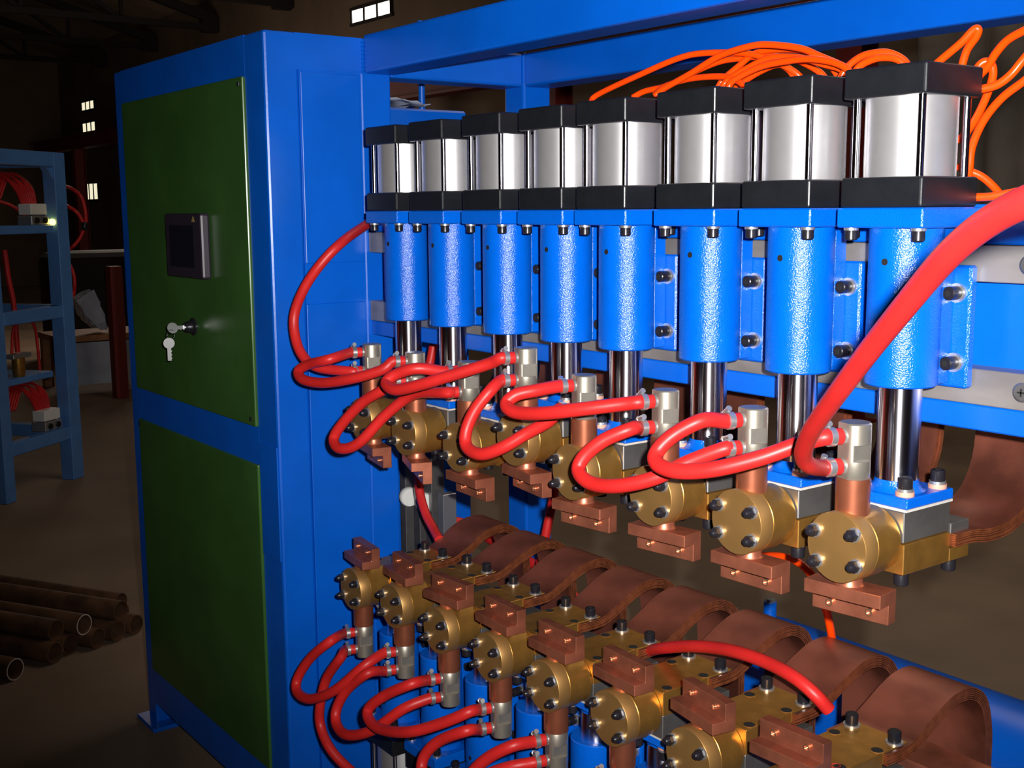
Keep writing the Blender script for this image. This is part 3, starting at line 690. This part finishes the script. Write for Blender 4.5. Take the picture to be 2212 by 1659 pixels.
for x in (-.075, .005): MB().lathe([(.023, 0), (.026, .004), (.026, .02), (.023, .024)], (x, -.02, .755), (1, -.25, 0), 28).build('roller', 'white', sb)
MB().box(-.12, .12, -.05, .05, 0, .02).build('foot_plate', 'steel', sb)

# ------------------------------------------------------------------ second machine at far left
rd = Vector((-.63, .777, 0)); ang = math.atan2(rd.y, rd.x)
rk = thing('equipment_rack', (-6.815, 1.975, 0), 'pale blue open equipment rack standing at the far left', 'rack', rz=ang)
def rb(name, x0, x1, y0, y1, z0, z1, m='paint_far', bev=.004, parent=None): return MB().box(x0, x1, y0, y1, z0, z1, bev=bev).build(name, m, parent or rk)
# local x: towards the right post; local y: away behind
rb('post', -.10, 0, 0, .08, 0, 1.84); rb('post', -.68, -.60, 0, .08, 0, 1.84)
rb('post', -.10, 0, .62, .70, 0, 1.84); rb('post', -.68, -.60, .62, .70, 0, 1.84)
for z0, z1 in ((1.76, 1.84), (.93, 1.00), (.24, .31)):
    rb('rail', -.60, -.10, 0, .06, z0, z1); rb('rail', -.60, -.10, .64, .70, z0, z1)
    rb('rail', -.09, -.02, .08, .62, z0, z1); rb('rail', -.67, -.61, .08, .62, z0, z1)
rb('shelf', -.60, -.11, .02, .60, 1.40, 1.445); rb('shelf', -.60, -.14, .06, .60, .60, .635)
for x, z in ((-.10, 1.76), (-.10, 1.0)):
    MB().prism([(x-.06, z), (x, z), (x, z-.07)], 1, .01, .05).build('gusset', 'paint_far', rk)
rk_m = rk.matrix_basis.copy()
def rl(x, y, z): 
    m = Matrix.Translation((-6.815, 1.975, 0)) @ Matrix.Rotation(ang, 4, 'Z'); return m @ Vector((x, y, z))
def onrack(name, label, cat, x, y, z): return thing(name, rl(x, y, z), label, cat, rz=ang)
for i, (x, z) in enumerate(((-.20, 1.446), (-.20, .311))):
    v = onrack('valve_terminal', ['white valve terminal block on the upper shelf of the left rack', 'white valve terminal block at the bottom of the left rack'][i], 'valve', x, .08, z)
    MB().box(-.07, .07, -.04, .04, .055, .115, bev=.004).build('cover', 'white', v)
    MB().box(-.075, .075, -.045, .045, 0, .05, bev=.003).build('base', 'zinc', v)
    for k in range(2): MB().cyl((-.035+.07*k, -.045, .025), (-.035+.07*k, -.055, .025), .016, 14).build('port', 'dark', v)
    for k in range(9):
        xx = -.33 - .035*k + (0 if i == 0 else .06)
        hose([rl(x+.055-.0145*k, .10, z+.115), rl(x+.05-.018*k, .11, z+.19), rl(x-.0-.022*k, .13, z+.25+.010*(k % 3)), rl(x-.10-.025*k, .14, z+.26), rl(x-.20-.02*k, .13, z+.14)], .007, ('red tube %s in the bundle above the %s valve terminal' % ((ORD+['ninth'])[k], ['upper', 'lower'][i])), rib=0, group='tube bundles in the left rack', name='air_tube', cat='tube', clamps=False)
fl_ = onrack('air_filter', 'small brass bowl air filter under the shelf of the left rack', 'filter', -.38, .10, .636)
MB().lathe([(.03, 0), (.034, .02), (.034, .10)], (0, 0, 0), (0, 0, 1), 20).build('bowl', 'brass', fl_); MB().box(-.075, .075, -.03, .03, .10, .125, bev=.003).build('head', 'zinc', fl_)
hose([rl(-.43, .10, .765), rl(-.40, .10, .90), rl(-.32, .10, .955), rl(-.23, .10, .90), rl(-.21, .10, .78), rl(-.205, .10, .645)], .008, 'small red hose arched over the brass filter in left rack', rib=0, group='red hoses on the left rack', name='air_tube', cat='tube', clamps=False)
lm = MB().lathe([(.002, 0), (.016, .01), (.018, .03), (.008, .045)], rl(-.125, .03, 1.464), (rd.x, rd.y, -.15), 14).build('signal_lamp', 'lamp'); tag(lm, 'glowing yellow lamp inside the left rack', 'lamp')
hz = [('upper red hose bulging right of the left rack post', [(155, 408), (175, 425), (184, 455), (186, 480)]), ('thin red hose crossing behind the left rack post', [(145, 445), (165, 458), (178, 478), (183, 492)]), ('red hose curving back under the black coupling beside left rack', [(180, 498), (172, 515), (160, 530), (148, 540)]), ('lowest red hose bulging right of the left rack post', [(148, 570), (158, 590), (161, 615), (157, 640)])]
for n_, (lab, L) in enumerate(hz):
    Pz = [atX(x, y, -7.15) for x, y in L]
    if n_ in (0, 1, 3): Pz = [rl(0.0, .05, Pz[0].z+.02)] + Pz
    if n_ in (2, 3): Pz = Pz + [rl(0.0, .05, Pz[-1].z-.02)]
    hose(Pz, .0105, lab, rib=0, group='red hoses on the left rack', clamps=False)
cp = MB().lathe([(.014, 0), (.018, .005), (.018, .045), (.014, .05)], atX(183, 498, -7.15), (0, 0, -1), 16).build('hose_coupling', 'black_bolt'); 
cp.location = (0, 0, .05); tag(cp, 'black coupling joining red hoses beside the left rack', 'coupling')
hose([atX(10, 540, -6.75), atX(18, 600, -6.75), atX(30, 660, -6.75), atX(38, 760, -6.75)], .014, 'dull red hose hanging inside the left rack', rib=0, group='red hoses on the left rack', clamps=False)
hose([atX(-30, 428, -6.75), atX(20, 442, -6.75), atX(48, 460, -6.75), atX(66, 475, -6.75)], .009, 'red tube sloping down to the upper white valve terminal', rib=0, group='red hoses on the left rack', clamps=False)

# ------------------------------------------------------------------ steel pipes on the floor
pd = Vector((-.86, -.51, 0)).normalized(); pn = Vector((-.51, .86, 0)).normalized()
ZB, ZT = .0372, .0372+.0612
spots = [(2.743, 2.914, ZB), (2.905, 2.90, ZB), (2.985, 2.91, ZB), (3.065, 2.86, ZB), (3.145, 2.84, ZB), (3.225, 2.83, ZB), (3.305, 2.96, ZB), (2.945, 2.93, ZT), (3.025, 2.88, ZT), (3.185, 2.86, ZT), (3.40, 3.05, ZB)]
place = ['lone steel pipe with bright cut end nearest the camera', 'leftmost rusty pipe in the bottom row of the pile', 'second pipe in the bottom row of the pile', 'third pipe in the bottom row, dark end under a bright one', 'fourth pipe in the bottom row of the pile', 'fifth pipe in the bottom row, close to the cabinet foot', 'rusty pipe at the right end of the bottom row', 'left one of three rusty pipes on top of the pile', 'pipe with thin bright rim on top of the pile', 'right one of three pipes on top of the pile', 'farthest rusty pipe, lying right of the pile']
for i, (lat, al, z) in enumerate(spots):
    p = pn*lat + pd*al + Vector((0, 0, z)); r = .0365
    d = pd
    L = 4.6 if i else 3.4
    mb = MB(); u, v = mb.frame(d); seg = 24; rings = []
    for rr, t in ((r-.004, .25), (r-.004, 0), (r, 0), (r, L)):
        rings.append([mb.bm.verts.new(p + d*t + (u*math.cos(2*PI*k/seg)+v*math.sin(2*PI*k/seg))*rr) for k in range(seg)])
    for a in range(3):
        for k in range(seg):
            f = mb.bm.faces.new((rings[a][k], rings[a][(k+1) % seg], rings[a+1][(k+1) % seg], rings[a+1][k])); f.smooth = a != 1; f.material_index = 1 if (a == 1) else 0
    mb.bm.faces.new(rings[3]); mb.bm.faces.new(rings[0])
    o = mb.build('steel_pipe', ['rust', 'cut' if i in (0, 8) else 'rust'])
    tag(o, place[i] + ', floor at left', 'pipe', 'steel pipes lying on the floor')

# ------------------------------------------------------------------ workbench clutter behind the rack
wbx = -10.2
A = atX(190, 722, wbx); B = atX(275, 722, wbx)
wk = thing('workbench', (wbx, (A.y+B.y)/2, 0), 'dim wooden workbench between the left rack and the cabinet', 'bench')
MB().box(-.5, .1, -.45, .5, A.z-.05, A.z).build('top', 'wood', wk)
for x in (-.45, .05):
    for y in (-.40, .42): MB().box(x-.04, x+.04, y-.04, y+.04, 0, A.z-.05).build('leg', 'wood', wk)
MB().box(.085, .098, -.40, .25, A.z-.42, A.z-.06).build('apron_sheet', 'plastic', wk)
mb = MB(); p0 = atX(160, 655, wbx); 
pts = [atX(*q, wbx) for q in ((162, 648), (200, 628), (225, 680), (232, 712), (205, 708), (185, 690))]
mb.prism([(q.y, q.z) for q in pts], 0, wbx-.16, wbx+.02); bmesh.ops.subdivide_edges(mb.bm, edges=list(mb.bm.edges), cuts=3, use_grid_fill=True)
for v in mb.bm.verts: v.co += Vector((random.uniform(-.02, .02), random.uniform(-.012, .012), random.uniform(-.012, .012)))
tag(mb.build('plastic_bag', 'plastic'), 'crumpled grey plastic bag leaning on the dim workbench', 'bag')
q = atX(256, 690, wbx); o = MB().box(q.x-.12, q.x, q.y-.055, q.y+.06, A.z, A.z+.13, bev=.004).build('wooden_block', 'wood'); tag(o, 'small orange wooden block on the dim workbench', 'block')
q = atX(258, 800, -9.6); o = MB().box(q.x-.06, q.x+.06, q.y-.05, q.y+.05, 0, 1.08, bev=.004).build('red_post', 'redsteel'); tag(o, 'dull red post standing beside the dim workbench', 'post')
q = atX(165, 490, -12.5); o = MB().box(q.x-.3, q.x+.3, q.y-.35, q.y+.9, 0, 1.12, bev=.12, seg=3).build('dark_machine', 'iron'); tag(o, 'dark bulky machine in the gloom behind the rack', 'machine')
